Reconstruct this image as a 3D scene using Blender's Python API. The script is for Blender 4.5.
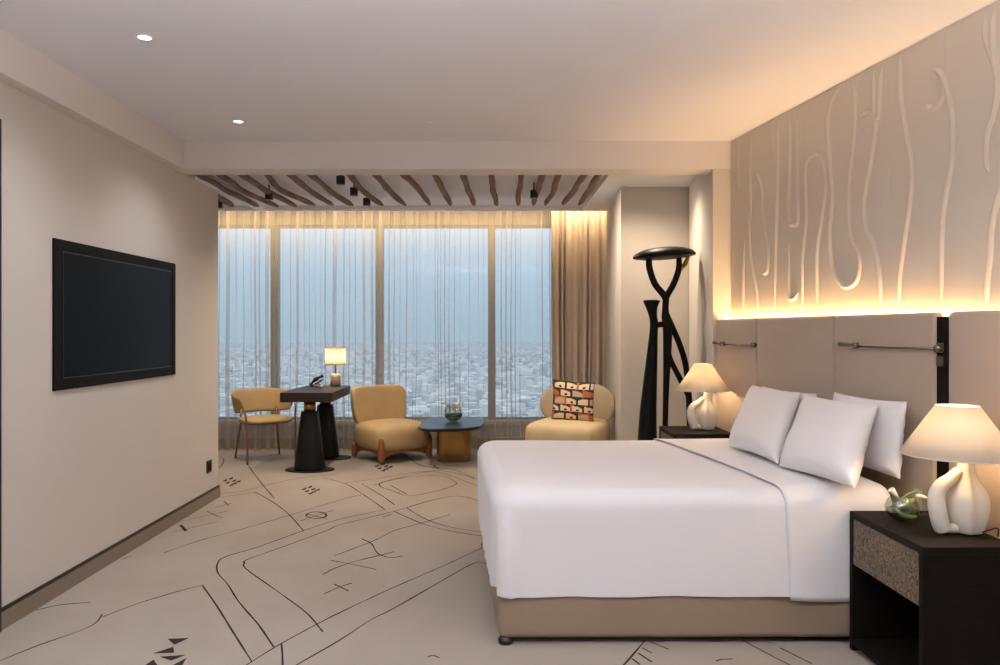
import bpy, bmesh, math, random
from mathutils import Vector, Matrix, noise as mnoise
random.seed(7)
sc = bpy.context.scene
C = sc.collection
for o in list(bpy.data.objects): bpy.data.objects.remove(o)

# ---------------------------------------------------------------- camera, sky, lights
F = 750.0; VX = 490.0; VY = 331.0; H = 1.42          # focal length in px, vanishing point, eye height
cam = bpy.data.objects.new('camera', bpy.data.cameras.new('camera')); C.objects.link(cam)
cam.location = (0, 0, H); cam.rotation_euler = (math.pi/2, 0, 0)
cam.data.sensor_width = 36.0; cam.data.lens = 36.0*F/1000.0
cam.data.shift_x = (500-VX)/1000.0; cam.data.shift_y = -(332.5-VY)/1000.0
cam.data.clip_end = 20000
sc.camera = cam
sc.view_settings.view_transform = 'Standard'; sc.view_settings.look = 'None'
sc.view_settings.gamma = 1; sc.view_settings.use_curve_mapping = False
sc.view_settings.exposure = 0.2

w = bpy.data.worlds.new('sky'); sc.world = w; w.use_nodes = True
nt = w.node_tree; nt.nodes.clear()
n_out = nt.nodes.new('ShaderNodeOutputWorld'); n_bg = nt.nodes.new('ShaderNodeBackground')
n_tc = nt.nodes.new('ShaderNodeTexCoord'); n_sep = nt.nodes.new('ShaderNodeSeparateXYZ'); n_rmp = nt.nodes.new('ShaderNodeValToRGB')
nt.links.new(n_tc.outputs['Generated'], n_sep.inputs[0]); nt.links.new(n_sep.outputs['Z'], n_rmp.inputs[0])
nt.links.new(n_rmp.outputs[0], n_bg.inputs[0]); nt.links.new(n_bg.outputs[0], n_out.inputs[0])
r = n_rmp.color_ramp
r.elements[0].position = 0.0; r.elements[0].color = (.39, .55, .66, 1)
r.elements[1].position = 1.0; r.elements[1].color = (.85, .98, 1.2, 1)
e = r.elements.new(.09); e.color = (.46, .645, .80, 1)
e = r.elements.new(.3); e.color = (.65, .80, 1.0, 1)
n_bg.inputs[1].default_value = 1.1

def area(name, loc, rot, sx, sy, power, col, spread=math.pi):
    l = bpy.data.lights.new(name, 'AREA'); l.shape = 'RECTANGLE'; l.size = sx; l.size_y = sy
    l.energy = power; l.color = col; l.spread = spread
    o = bpy.data.objects.new(name, l); C.objects.link(o); o.location = loc; o.rotation_euler = rot
    return o
def spot(name, loc, power, col, angle=150, blend=1.0, size=.12):
    l = bpy.data.lights.new(name, 'SPOT'); l.energy = power; l.color = col
    l.spot_size = math.radians(angle); l.spot_blend = blend; l.shadow_soft_size = size
    o = bpy.data.objects.new(name, l); C.objects.link(o); o.location = loc
    return o
WARM = (1.0, .60, .26)
NEUT = (.97, .99, 1.04)
# cove strip behind the headboard top (runs along the slanted bed wall), pocket strip over the curtains
cove_len = 3.9
area('headboard_cove_strip', (1.745+.16*(5.5-3.62), 3.62, 1.455), (math.pi, 0, -math.atan(.16)+math.pi/2), cove_len, .03, 30, WARM).rotation_euler = (math.pi, 0, math.pi/2+math.atan(.16))
area('curtain_pocket_strip', (-1.3, 8.52, 3.08), (math.radians(32), 0, 0), 5.4, .05, 38, (1.0, .74, .40), math.radians(75))
area('added_uplight', (-.1, 1.0, 2.2), (math.pi, 0, 0), 3.4, .12, 150, NEUT)  # unseen uplight without a fixture, added to brighten ceiling and bed top
CEIL_Z = H+1.393; BEAM_Z = H+1.19; ALC_Z = H+1.35
DL = [(-1.635, 3.55), (-1.67, 4.975)]
for x, y in DL: spot('downlight_or_fill', (x, y, CEIL_Z-.03), 46, NEUT, 140)
for x, y in [(-1.6, 2.1), (-1.6, .7), (-1.6, -.7), (.2, 2.7), (.2, 1.2), (.2, -.4), (1.6, 1.9), (1.6, .5), (1.5, -.8)]:
    spot('downlight_or_fill', (x, y, CEIL_Z-.03), 11, NEUT, 165, size=.25)  # unseen lamps near and behind the camera, added as soft room fill
spot('downlight_or_fill', (1.35, 6.45, ALC_Z-.01), 100, (1, .82, .62), 150, size=.1)

# ---------------------------------------------------------------- helpers
def P(px, py, Y): return Vector(((px-VX)*Y/F, Y, H-(py-VY)*Y/F))
def onz(px, py, z=0.0):
    Y = (H-z)*F/(py-VY); return Vector(((px-VX)*Y/F, Y, z))
MATS = {}
def mat(name, col, rough=.6, metal=0, bump=0, bscale=50, var=0, vscale=5, spec=.5, sheen=0, trans=0, stretch=None, col2=None):
    m = bpy.data.materials.new(name); m.use_nodes = True; n = m.node_tree; b = n.nodes['Principled BSDF']
    b.inputs['Base Color'].default_value = (*col, 1); b.inputs['Roughness'].default_value = rough
    b.inputs['Metallic'].default_value = metal; b.inputs['Specular IOR Level'].default_value = spec
    if sheen: b.inputs['Sheen Weight'].default_value = sheen
    tc = n.nodes.new('ShaderNodeTexCoord'); src = tc.outputs['Object']
    if stretch:
        mp = n.nodes.new('ShaderNodeMapping'); mp.inputs['Scale'].default_value = stretch
        n.links.new(src, mp.inputs[0]); src = mp.outputs[0]
    if var or col2:
        t = n.nodes.new('ShaderNodeTexNoise'); t.inputs['Scale'].default_value = vscale; t.inputs['Detail'].default_value = 5
        n.links.new(src, t.inputs['Vector'])
        rp = n.nodes.new('ShaderNodeValToRGB'); n.links.new(t.outputs[0], rp.inputs[0])
        a = col; c2 = col2 or tuple(min(1, c*(1+var)) for c in col)
        if not col2: a = tuple(c*(1-var) for c in col)
        rp.color_ramp.elements[0].position = .35; rp.color_ramp.elements[1].position = .65
        rp.color_ramp.elements[0].color = (*a, 1); rp.color_ramp.elements[1].color = (*c2, 1)
        n.links.new(rp.outputs[0], b.inputs['Base Color'])
    if bump:
        t = n.nodes.new('ShaderNodeTexNoise'); t.inputs['Scale'].default_value = bscale; t.inputs['Detail'].default_value = 4
        n.links.new(src, t.inputs['Vector'])
        bp = n.nodes.new('ShaderNodeBump'); bp.inputs['Strength'].default_value = bump; bp.inputs['Distance'].default_value = .01
        n.links.new(t.outputs[0], bp.inputs['Height']); n.links.new(bp.outputs[0], b.inputs['Normal'])
    MATS[name] = m
    return m
def new_nodes(name):
    m = bpy.data.materials.new(name); m.use_nodes = True; n = m.node_tree; n.nodes.clear()
    out = n.nodes.new('ShaderNodeOutputMaterial'); MATS[name] = m
    return m, n, out
def mixm(n, a, b, f):
    x = n.nodes.new('ShaderNodeMixShader'); x.inputs[0].default_value = f
    n.links.new(a.outputs[0], x.inputs[1]); n.links.new(b.outputs[0], x.inputs[2]); return x
def translucent(name, col, tcol, ftransp, ftrans):
    m, n, out = new_nodes(name)
    d = n.nodes.new('ShaderNodeBsdfDiffuse'); d.inputs[0].default_value = (*col, 1)
    t = n.nodes.new('ShaderNodeBsdfTranslucent'); t.inputs[0].default_value = (*tcol, 1)
    x = mixm(n, d, t, ftrans)
    if ftransp:
        tr = n.nodes.new('ShaderNodeBsdfTransparent'); x = mixm(n, x, tr, ftransp)
    n.links.new(x.outputs[0], out.inputs[0]); return m
def glassy(name, col, f=.88):
    m, n, out = new_nodes(name)
    tr = n.nodes.new('ShaderNodeBsdfTransparent'); tr.inputs[0].default_value = (*col, 1)
    g = n.nodes.new('ShaderNodeBsdfGlossy'); g.inputs['Roughness'].default_value = .02
    x = mixm(n, g, tr, f); n.links.new(x.outputs[0], out.inputs[0]); return m

plaster = mat('wall_plaster', (.59, .535, .475), .85, var=.015, vscale=2, bump=.02, bscale=120)
ceilpaint = mat('ceiling_paint', (.80, .80, .84), .9, var=.01, vscale=1)
beamp = mat('beam_paint', (.72, .665, .62), .9, var=.01, vscale=1)
relief = mat('relief_plaster', (.59, .52, .44), .8, bump=.05, bscale=200)
base_taupe = mat('baseboard_taupe', (.22, .17, .12), .5)
black_line = mat('black_trim', (.006, .006, .006), .4)
sillm = mat('sill_beige', (.36, .30, .25), .7)
framem = mat('window_frame_grey', (.19, .20, .21), .4)
carpet = mat('carpet_wool', (.32, .262, .222), .95, bump=.35, bscale=420, vscale=.8, col2=(.365, .315, .268), spec=.1)
inkm = mat('carpet_ink', (.035, .026, .025), .95, spec=.1)
taupe = mat('headboard_leather', (.40, .315, .25), .55, bump=.03, bscale=300, var=.02, vscale=4)
bedbase = mat('bed_base_fabric', (.265, .195, .13), .7, bump=.03, bscale=400)
linen = mat('white_linen', (.80, .785, .80), .85, bump=.02, bscale=500, sheen=.1)
pipem = mat('sheet_piping', (.62, .62, .72), .8)
darkwood = mat('dark_oak', (.007, .005, .004), .6, spec=.08, bump=.05, bscale=30, col2=(.011, .008, .006), vscale=14, stretch=(1, 8, 8))
deskwood = mat('desk_dark_wood', (.020, .012, .010), .5, spec=.18, bump=.04, bscale=30, col2=(.038, .025, .02), vscale=12, stretch=(8, 1, 8))
pedm = mat('pedestal_dark_fluted', (.008, .007, .006), .5, spec=.2)
inside = mat('shelf_interior', (.012, .010, .009), .6)
brass = mat('aged_brass', (.38, .23, .075), .34, metal=.9, var=.1, vscale=6)
chairbronze = mat('bronze_tube', (.26, .15, .065), .38, metal=.7)
goldenfab = mat('mustard_upholstery', (.49, .34, .17), .8, bump=.05, bscale=500, var=.03, vscale=8)
creamfab = mat('cream_upholstery', (.60, .46, .27), .8, bump=.05, bscale=500, var=.03, vscale=8)
creamback = mat('sand_upholstery', (.46, .36, .24), .8, bump=.05, bscale=500)
walnut = mat('walnut', (.24, .085, .03), .35, col2=(.30, .12, .045), vscale=14, stretch=(6, 6, 1))
blacktop = mat('black_lacquer', (.014, .016, .019), .32, spec=.3)
blackpl = mat('black_plastic', (.008, .008, .009), .35)
screenm = mat('tv_screen', (.003, .003, .003), .3, spec=.06)
tvframe = mat('tv_frame', (.003, .003, .003), .6, spec=.15)
bronze = mat('sculpture_bronze', (.008, .007, .0065), .45, spec=.12)
ceramic = mat('white_ceramic', (.74, .67, .56), .4, bump=.01, bscale=60)
travertine = mat('travertine', (.60, .47, .32), .6, col2=(.50, .38, .25), vscale=20)
drape = mat('brown_drape', (.56, .46, .39), .85, bump=.05, bscale=300)
stickm = mat('branch_wood', (.15, .075, .045), .8, bump=.6, bscale=25, col2=(.25, .15, .10), vscale=9, stretch=(1, .3, 1))
leaf = mat('leaf_green', (.09, .16, .035), .5)
waterm = glassy('vase_water', (.62, .68, .55), .93)
petal = mat('calla_petal', (.85, .83, .70), .6)
petal2 = mat('amber_petal', (.80, .45, .15), .6)
chrome = mat('dark_nickel', (.20, .17, .15), .25, metal=.9)
cityg = mat('city_ground', (.27, .33, .34), .95, col2=(.98, .95, .90), vscale=.05)  # haze put into the colour: blue-grey and pale tones blend towards the horizon sky
for n_ in cityg.node_tree.nodes:
    if n_.type == 'VALTORGB': n_.color_ramp.elements[0].position = .47; n_.color_ramp.elements[1].position = .62
citym = mat('city_blocks', (.55, .58, .55), .9, col2=(.97, .95, .88), vscale=.03)
shade = translucent('lamp_shade_cloth', (.86, .82, .74), (.90, .80, .63), 0, .5)
shade_y = translucent('desk_shade_cloth', (.85, .76, .56), (.93, .86, .70), 0, .6)
sheerm = translucent('sheer_voile', (.56, .51, .46), (.50, .47, .45), .69, .35)
pane = glassy('window_glass', (.95, .97, .99), .98)
clear = glassy('clear_glass', (.93, .95, .93), .86)
# hammered bronze drawer face
hm, n, out = new_nodes('hammered_bronze')
b = n.nodes.new('ShaderNodeBsdfPrincipled'); tc = n.nodes.new('ShaderNodeTexCoord')
v = n.nodes.new('ShaderNodeTexVoronoi'); v.inputs['Scale'].default_value = 75; v.feature = 'SMOOTH_F1'
nz = n.nodes.new('ShaderNodeTexNoise'); nz.inputs['Scale'].default_value = 26; nz.inputs['Detail'].default_value = 1; nz.inputs['Distortion'].default_value = 4.5
n.links.new(tc.outputs['Object'], nz.inputs['Vector'])
n.links.new(tc.outputs['Object'], v.inputs['Vector'])
rp = n.nodes.new('ShaderNodeValToRGB'); n.links.new(nz.outputs[0], rp.inputs[0])
rp.color_ramp.elements[0].position = .38; rp.color_ramp.elements[1].position = .62
rp.color_ramp.elements[0].color = (.05, .034, .02, 1); rp.color_ramp.elements[1].color = (.24, .17, .10, 1)
bp = n.nodes.new('ShaderNodeBump'); bp.inputs['Strength'].default_value = .9; bp.inputs['Distance'].default_value = .006
n.links.new(nz.outputs[0], bp.inputs['Height']); n.links.new(bp.outputs[0], b.inputs['Normal'])
n.links.new(rp.outputs[0], b.inputs['Base Color']); b.inputs['Metallic'].default_value = .45; b.inputs['Roughness'].default_value = .45
n.links.new(b.outputs[0], out.inputs[0])
# lit lens of ceiling downlights
lensm, n, out = new_nodes('downlight_lens')
em = n.nodes.new('ShaderNodeEmission'); em.inputs[0].default_value = (1, .9, .78, 1); em.inputs[1].default_value = 5; n.links.new(em.outputs[0], out.inputs[0])

class MB:
    def __init__(s): s.v = []; s.f = []; s.mi = []; s.smooth = []
    def add(s, vs, fs, mi=0, smooth=True):
        k = len(s.v); s.v += [tuple(p) for p in vs]
        for f in fs: s.f.append(tuple(i+k for i in f)); s.mi.append(mi); s.smooth.append(smooth)
        return s
    def box(s, a, b, mi=0):
        x0, y0, z0 = a; x1, y1, z1 = b
        vs = [(x0,y0,z0),(x1,y0,z0),(x1,y1,z0),(x0,y1,z0),(x0,y0,z1),(x1,y0,z1),(x1,y1,z1),(x0,y1,z1)]
        return s.add(vs, [(0,3,2,1),(4,5,6,7),(0,1,5,4),(1,2,6,5),(2,3,7,6),(3,0,4,7)], mi, False)
    def prism(s, poly, z0, z1, mi=0):
        n = len(poly); vs = [(x, y, z0) for x, y in poly]+[(x, y, z1) for x, y in poly]
        fs = [tuple(range(n-1, -1, -1)), tuple(range(n, 2*n))]+[(i, (i+1) % n, n+(i+1) % n, n+i) for i in range(n)]
        return s.add(vs, fs, mi, False)
    def tube(s, pts, rad, seg=12, mi=0, cap=True, flat=None):
        pts = [Vector(p) for p in pts]; n = len(pts)
        rad = rad if isinstance(rad, (list, tuple)) else [rad]*n
        vs = []; up = None
        for i, p in enumerate(pts):
            t = (pts[min(i+1, n-1)]-pts[max(i-1, 0)]).normalized()
            if up is None: up = t.orthogonal().normalized()
            up = (up-t*up.dot(t)).normalized(); sd = t.cross(up)
            for k in range(seg):
                a = 2*math.pi*k/seg; vs.append(p+(up*math.cos(a)+sd*math.sin(a))*rad[i])
        fs = [(i*seg+k, i*seg+(k+1) % seg, (i+1)*seg+(k+1) % seg, (i+1)*seg+k) for i in range(n-1) for k in range(seg)]
        if cap: fs += [tuple(range(seg-1, -1, -1)), tuple((n-1)*seg+k for k in range(seg))]
        return s.add(vs, fs, mi)
    def loft(s, secs, seg=40, mi=0, cap=True):   # secs: (cx, cy, z, rx, ry, power)
        vs = []
        for cx, cy, z, rx, ry, p in secs:
            for k in range(seg):
                a = 2*math.pi*k/seg; c, q = math.cos(a), math.sin(a)
                vs.append((cx+rx*math.copysign(abs(c)**(2/p), c), cy+ry*math.copysign(abs(q)**(2/p), q), z))
        n = len(secs)
        fs = [(i*seg+k, i*seg+(k+1) % seg, (i+1)*seg+(k+1) % seg, (i+1)*seg+k) for i in range(n-1) for k in range(seg)]
        if cap: fs += [tuple(range(seg-1, -1, -1)), tuple((n-1)*seg+k for k in range(seg))]
        return s.add(vs, fs, mi)
    def sbox(s, c, r, p=5, n=10, fn=None, mi=0):   # rounded box: cube grid pushed onto a superellipsoid
        bm = bmesh.new(); bmesh.ops.create_cube(bm, size=2)
        bmesh.ops.subdivide_edges(bm, edges=bm.edges[:], cuts=n, use_grid_fill=True)
        vs = []
        for v in bm.verts:
            q = v.co; q = Vector([math.copysign(abs(math.sin(t*math.pi/2))**.9, t) for t in q])
            l = (abs(q.x)**p+abs(q.y)**p+abs(q.z)**p)**(1/p); q = q/l
            w = Vector((q.x*r[0], q.y*r[1], q.z*r[2]))
            if fn: w = fn(w, q)
            vs.append(w+Vector(c))
        bm.verts.index_update(); fs = [tuple(v.index for v in f.verts) for f in bm.faces]; bm.free()
        return s.add(vs, fs, mi)
    def grid(s, fn, nu, nv, mi=0, mfn=None):
        vs = [fn(i/nu, j/nv) for i in range(nu+1) for j in range(nv+1)]
        k = len(s.v); s.v += [tuple(v) for v in vs]
        for i in range(nu):
            for j in range(nv):
                a = i*(nv+1)+j; s.f.append((k+a, k+a+nv+1, k+a+nv+2, k+a+1))
                s.mi.append(mfn(i/nu, j/nv) if mfn else mi); s.smooth.append(True)
        return s
    def build(s, name, m, parent=None, bevel=0, subsurf=0, solid=0, weld=False, local=None):
        me = bpy.data.meshes.new(name); me.from_pydata(s.v, [], s.f)
        for q in (m if isinstance(m, (list, tuple)) else [m]): me.materials.append(q)
        me.polygons.foreach_set('material_index', s.mi); me.polygons.foreach_set('use_smooth', s.smooth)
        bm = bmesh.new(); bm.from_mesh(me)
        if weld: bmesh.ops.remove_doubles(bm, verts=bm.verts, dist=.0004)
        if solid == 0 and not getattr(s, 'keep', False): bmesh.ops.recalc_face_normals(bm, faces=bm.faces)
        bm.to_mesh(me); bm.free(); me.update()
        o = bpy.data.objects.new(name, me); C.objects.link(o)
        if parent: o.parent = parent
        if bevel:
            d = o.modifiers.new('bevel', 'BEVEL'); d.width = bevel; d.segments = 3; d.limit_method = 'ANGLE'; d.angle_limit = math.radians(40)
        if solid:
            d = o.modifiers.new('solid', 'SOLIDIFY'); d.thickness = solid; d.offset = 0
        if subsurf:
            d = o.modifiers.new('sub', 'SUBSURF'); d.levels = subsurf; d.render_levels = subsurf
        return o
def tag(o, label=None, cat=None, group=None, kind=None):
    if label: o['label'] = label
    if cat: o['category'] = cat
    if group: o['group'] = group
    if kind: o['kind'] = kind
    return o
def thing(name, loc, label, cat, group=None, rz=0):
    o = bpy.data.objects.new(name, None); C.objects.link(o); o.location = loc; o.rotation_euler = (0, 0, rz)
    o.empty_display_size = .1
    return tag(o, label, cat, group)
def struct(o): o['kind'] = 'structure'; return o
def spline(pts, n=6):
    pts = [Vector(p) for p in pts]
    if len(pts) < 3: return pts
    q = [2*pts[0]-pts[1]]+pts+[2*pts[-1]-pts[-2]]; out = []
    for i in range(1, len(q)-2):
        for k in range(n):
            t = k/n; a, b, c, d = q[i-1], q[i], q[i+1], q[i+2]
            out.append(.5*((2*b)+(c-a)*t+(2*a-5*b+4*c-d)*t*t+(3*b-a-3*c+d)*t*t*t))
    out.append(pts[-1]); return out

# ---------------------------------------------------------------- setting
LX = -2.327; LEND = 6.42; BY = 5.5; CWY = 7.03; PKY = 8.44; WY = 9.1
def rx_wall(Y): return 1.767+.16*(BY-Y)          # slanted bed wall
YB = -1.8
COLX = 1.228; COLX2 = 1.36
# floor with its drawn carpet pattern
fl = MB(); fl.add([(-4.3, YB-.1, 0), (3.4, YB-.1, 0), (3.4, 9.25, 0), (-4.3, 9.25, 0), (-4.3, YB-.1, -.15), (3.4, YB-.1, -.15), (3.4, 9.25, -.15), (-4.3, 9.25, -.15)],
                  [(0,1,2,3),(7,6,5,4),(0,4,5,1),(1,5,6,2),(2,6,7,3),(3,7,4,0)], 0, False)
def ink(pts, wd=.011, z=.0012, smooth=True):
    pts = [onz(x, y) for x, y in pts]
    if smooth: pts = spline(pts, 5)
    vs = []; n = len(pts)
    for i, p in enumerate(pts):
        t = (pts[min(i+1, n-1)]-pts[max(i-1, 0)]); t.normalize(); s_ = Vector((-t.y, t.x, 0))*wd*.5*(.75+.5*mnoise.noise(p*6))
        vs += [(p.x+s_.x, p.y+s_.y, z), (p.x-s_.x, p.y-s_.y, z)]
    fl.add(vs, [(2*i, 2*i+1, 2*i+3, 2*i+2) for i in range(n-1)], 1, False)
def A5(l, **k): ink([(200+x/3.093, 450+y/3.093) for x, y in l], **k)
def A4(l, **k): ink([(x/2.51, 400+y/2.51) for x, y in l], **k)
def A3(l, **k): ink([(460+x/2.5, 420+y/2.5) for x, y in l], **k)
def A2(l, **k): ink([(320+x/5.556, 370+y/5.556) for x, y in l], **k)
for l in [
    [(885,297),(750,360),(600,425),(450,495),(370,535),(250,600),(145,665),(60,720)],
    [(900,358),(850,350),(740,410),(600,490),(530,525),(430,590),(300,665),(200,730)],
    [(380,563),(330,505),(250,445),(145,370),(137,350),(150,338),(270,295),(390,250),(440,230),(600,190),(720,155),(800,143),(870,160)],
    [(228,610),(180,540),(120,470),(85,415),(55,380),(55,350),(80,330),(180,300),(320,250),(430,215),(558,187),(565,180),(500,135),(450,105),(380,85)],
    [(160,655),(100,560),(50,480),(8,420)],
    [(252,600),(255,640),(256,700)],
    [(320,250),(270,195),(215,155),(170,130)],
    [(-110,318),(0,280),(130,245),(300,195),(450,150),(500,140)],
    [(230,150),(200,115),(180,90),(150,50)],
    [(55,135),(130,128),(200,110),(320,85),(420,76)],
    [(602,170),(560,140),(500,105)],
    [(640,180),(700,215),(780,240),(880,255)],
    [(600,190),(680,225),(760,248),(880,268)],
    [(772,200),(690,225),(600,250),(540,280),(415,328)],
    [(500,275),(530,290),(550,320),(590,333),(627,328)],
    [(600,315),(540,330),(480,345),(420,365),(380,385)],
    [(405,342),(450,350),(545,370)],
    [(470,412),(430,425),(385,445)], [(415,415),(460,437)],
    [(310,220),(360,203),(412,187)], [(325,198),(390,212)],
    [(560,115),(555,105),(580,95),(660,83),(750,80),(790,100),(788,108),(740,125),(650,142),(600,128),(560,115)],
    [(590,110),(640,137)],
    [(450,102),(560,87),(660,70),(740,70),(860,112)],
    [(610,-5),(655,30),(690,50),(780,60),(860,92)],
    [(705,641),(720,636),(740,643)], [(565,208),(592,200)],
    [(720,45),(735,58),(760,62)]]: A5(l)
A5([(360+31*math.cos(a*.5236), 202+10*math.sin(a*.5236)) for a in range(13)], wd=.02)
for l in [[(90,528),(150,515),(228,508)], [(0,655),(100,615),(200,580),(240,560),(257,538)], [(257,545),(350,510),(450,480),(510,465)],
          [(303,401),(330,393)], [(435,332),(548,305)], [(455,305),(575,278)], [(520,280),(558,297)],
          [(540,270),(582,259)], [(562,255),(576,266)], [(550,245),(640,232)], [(0,745),(60,700),(140,690)]]: A4(l)
A4([(453,314),(467,329)], wd=.03)
for l in [[(462,552),(430,590),(405,618)], [(455,570),(480,583)], [(475,555),(522,574)], [(445,583),(480,606)], [(430,597),(450,612)],
          [(640,603),(655,599),(682,598)], [(705,550),(760,580),(830,616)], [(800,570),(880,610)]]: A3(l)
for l in [[(440,465),(500,490),(540,520),(600,540),(720,548)], [(630,528),(660,550)], [(300,640),(480,590),(640,560),(760,575),(860,605)]]: A2(l)
ink([(215+x/9.5, 410+y/9.5) for x, y in [(20,445),(60,450),(85,480),(60,530),(20,560)]])
def tri(l, org, s):
    pts = [onz(org[0]+x/s, org[1]+y/s) for x, y in l]
    fl.add([(p.x, p.y, .0013) for p in pts], [tuple(range(len(pts)))], 1, False)
for l in [[(420,600),(475,598),(438,615)], [(383,637),(435,620),(437,635)], [(400,645),(468,640),(430,655)], [(362,668),(385,652),(400,672)], [(430,668),(468,648),(455,672)]]: tri(l, (0, 400), 2.51)
for cx, cy in [(98, 97), (343, 123), (568, 52)]:
    for dx, dy in [(-22, -3), (-4, -9), (6, -2), (-14, 4), (8, 6), (20, 0), (-2, 11)]:
        tri([(cx+dx-7, cy+dy+2), (cx+dx+8, cy+dy-4), (cx+dx+7, cy+dy+2), (cx+dx-2, cy+dy+4)], (200, 450), 3.093)
fo = fl.build('floor', [carpet, inkm]); struct(fo)

# left wall with opening edge, soffit above it
wl = MB().box((LX-.25, YB, 0), (LX, 5.6, CEIL_Z)); wl.box((LX-.25, 5.6, 0), (LX, LEND, BEAM_Z)); struct(wl.build('wall_left', plaster))
struct(MB().box((LX, YB, BEAM_Z), (-306.5*BY/F, BY, CEIL_Z)).build('trim_1', beamp))       # long soffit over the left wall
bb = MB().box((LX, YB, 0), (LX+.014, LEND+.004, .085)); bb.box((LX-.24, LEND, 0), (LX+.014, LEND+.012, .085)); struct(bb.build('baseboard_left', base_taupe))
struct(MB().box((LX, YB, .085), (LX+.010, LEND+.006, .102)).build('trim_3', black_line))
struct(MB().box((LX, 3.45, 0), (LX+.02, 3.543, 2.42)).build('trim_4', black_line))             # dark casing at the frame's left edge
# rear and alcove walls
rearm = mat('rear_wall_dark', (.16, .11, .08), .5, col2=(.20, .14, .10), vscale=6, stretch=(8, 8, .5))  # unseen rear wall, made dark to cut light bounced onto the bed side
struct(MB().box((LX-.2, YB-.15, 0), (3.4, YB, CEIL_Z)).build('wall_rear', rearm))
struct(MB().box((-4.3, LEND-.2, 0), (LX-.2, LEND, 3.2)).build('wall_alcove', plaster))
struct(MB().box((-4.4, LEND-.2, 0), (-4.2, WY, 3.2)).build('wall_far_left', plaster))
# ceilings
struct(MB().box((LX-.25, YB-.15, CEIL_Z), (3.4, BY+.1, CEIL_Z+.15)).build('ceiling', ceilpaint))
struct(MB().prism([(LX-.25, BY), (1.768, BY), (1.80, 5.72), (LX-.25, 5.72)], BEAM_Z, CEIL_Z-.0005).build('trim_5', beamp))           # the dropped beam
al = MB()
def slab(x0, y0, x1, y1): al.box((x0, y0, ALC_Z), (x1, y1, ALC_Z+.045))
slab(-4.3, 5.72, 2.3, 5.95); slab(-4.3, 8.36, 2.3, PKY); slab(1.03, 5.95, 2.3, 8.36); slab(-2.62, 5.95, -2.50, 8.36)
al.box((-4.3, 5.72, ALC_Z+.045), (2.3, PKY, ALC_Z+.2))
struct(al.build('ceiling_alcove', ceilpaint))
pk = MB(); pk.box((-4.3, PKY-.03, ALC_Z+.2), (1.6, PKY, 3.15)); pk.box((-4.3, PKY-.03, 3.1), (1.8, WY+.1, 3.2)); struct(pk.build('ceiling_pocket', ceilpaint))
# niche column and strip beside the bed wall
struct(MB().prism([(COLX, CWY), (2.3, CWY), (2.3, 9.2), (COLX2+.02, 9.2), (COLX2, 8.9)], 0, 3.2).build('wall_column', plaster))
struct(MB().prism([(1.635, BY+.0), (1.80, BY+.0), (2.3, CWY), (1.865, CWY)], 0, BEAM_Z-.0005).build('wall_niche', plaster))

# bed wall with raised plaster lines
wr = MB(); wr.prism([(rx_wall(5.6), 5.6), (rx_wall(YB), YB), (rx_wall(YB)+.2, YB), (rx_wall(5.6)+.2, 5.6)], 0, CEIL_Z)
def onwall(px, py):
    Y = (1.767+.16*BY)/((px-VX)/F+.16); return P(px, py, Y)
wn = Vector((-1, -.16, 0)).normalized(); wt = Vector((-.16, 1, 0)).normalized()
def ridge(l, wd=.017, hgt=.013):
    pts = spline([onwall(700+x/2.0167, y/2.0167) for x, y in l], 7); n = len(pts)
    vs = []; prof = [(-1, -.15), (-.72, .55), (-.3, 1), (.2, .9), (.65, .45), (1, -.15)]
    for i, p in enumerate(pts):
        t = (pts[min(i+1, n-1)]-pts[max(i-1, 0)]).normalized(); s_ = wn.cross(t)
        if s_.y < 0: s_ = -s_
        s_ = wn.cross(t)
        k = min(1, min(i, n-1-i)/4+.15)
        for a, b_ in prof: vs.append(p+s_*a*wd*k+wn*b_*hgt*k)
    m = len(prof)
    wr.add(vs, [(i*m+k, i*m+k+1, (i+1)*m+k+1, (i+1)*m+k) for i in range(n-1) for k in range(m-1)], 0, True)
RL = [[(78,285),(80,380),(98,430),(103,520),(115,590),(118,645)], [(103,268),(103,350),(103,450)],
  [(112,342),(125,380),(128,430),(138,500),(137,545),(125,553)], [(140,250),(150,300),(157,332)],
  [(158,238),(158,330),(155,450),(150,640)], [(182,222),(182,330),(180,440),(190,452),(198,440),(197,330),(196,215)], [(203,214),(203,330)],
  [(180,490),(180,590),(190,602),(198,590)], [(207,635),(207,520),(215,440),(212,350),(220,320),(235,312),(248,325),(255,370),(245,450),(236,520),(238,630)],
  [(290,160),(270,200),(258,250),(262,320),(268,400),(262,470),(268,540),(285,572),(298,578),(315,568),(322,540),(318,505),(303,470),(300,400),(305,330),(312,260),(313,200),(308,160)],
  [(318,240),(335,226),(350,230),(356,255),(345,330),(332,400),(335,460),(350,490),(362,550),(365,628)],
  [(350,135),(352,220),(360,238),(363,200),(366,130)], [(404,100),(404,180),(415,260),(427,330),(425,400),(415,470),(403,560),(401,628)],
  [(383,340),(380,420)], [(470,138),(488,150),(503,200),(510,250),(508,330),(495,400),(488,480),(487,628)],
  [(492,160),(492,190),(480,215),(465,221),(454,208)], [(495,60),(495,160)], [(575,20),(578,80),(595,130),(605,180)],
  [(593,14),(590,90),(600,160),(595,220),(580,270),(578,320),(583,348)], [(612,350),(590,450),(585,520),(580,560),(577,625)],
  [(90,485),(88,560),(88,645)], [(240,192),(238,210)], [(295,580),(295,630)]]
for l in RL: ridge(l)
wr.keep = True
struct(wr.build('wall_right', relief))
struct(MB().prism([(1.69, 5.73), (1.85, 5.73), (2.3, CWY), (1.865, CWY)], BEAM_Z-.001, ALC_Z+.04).build('trim_2', plaster))

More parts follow.
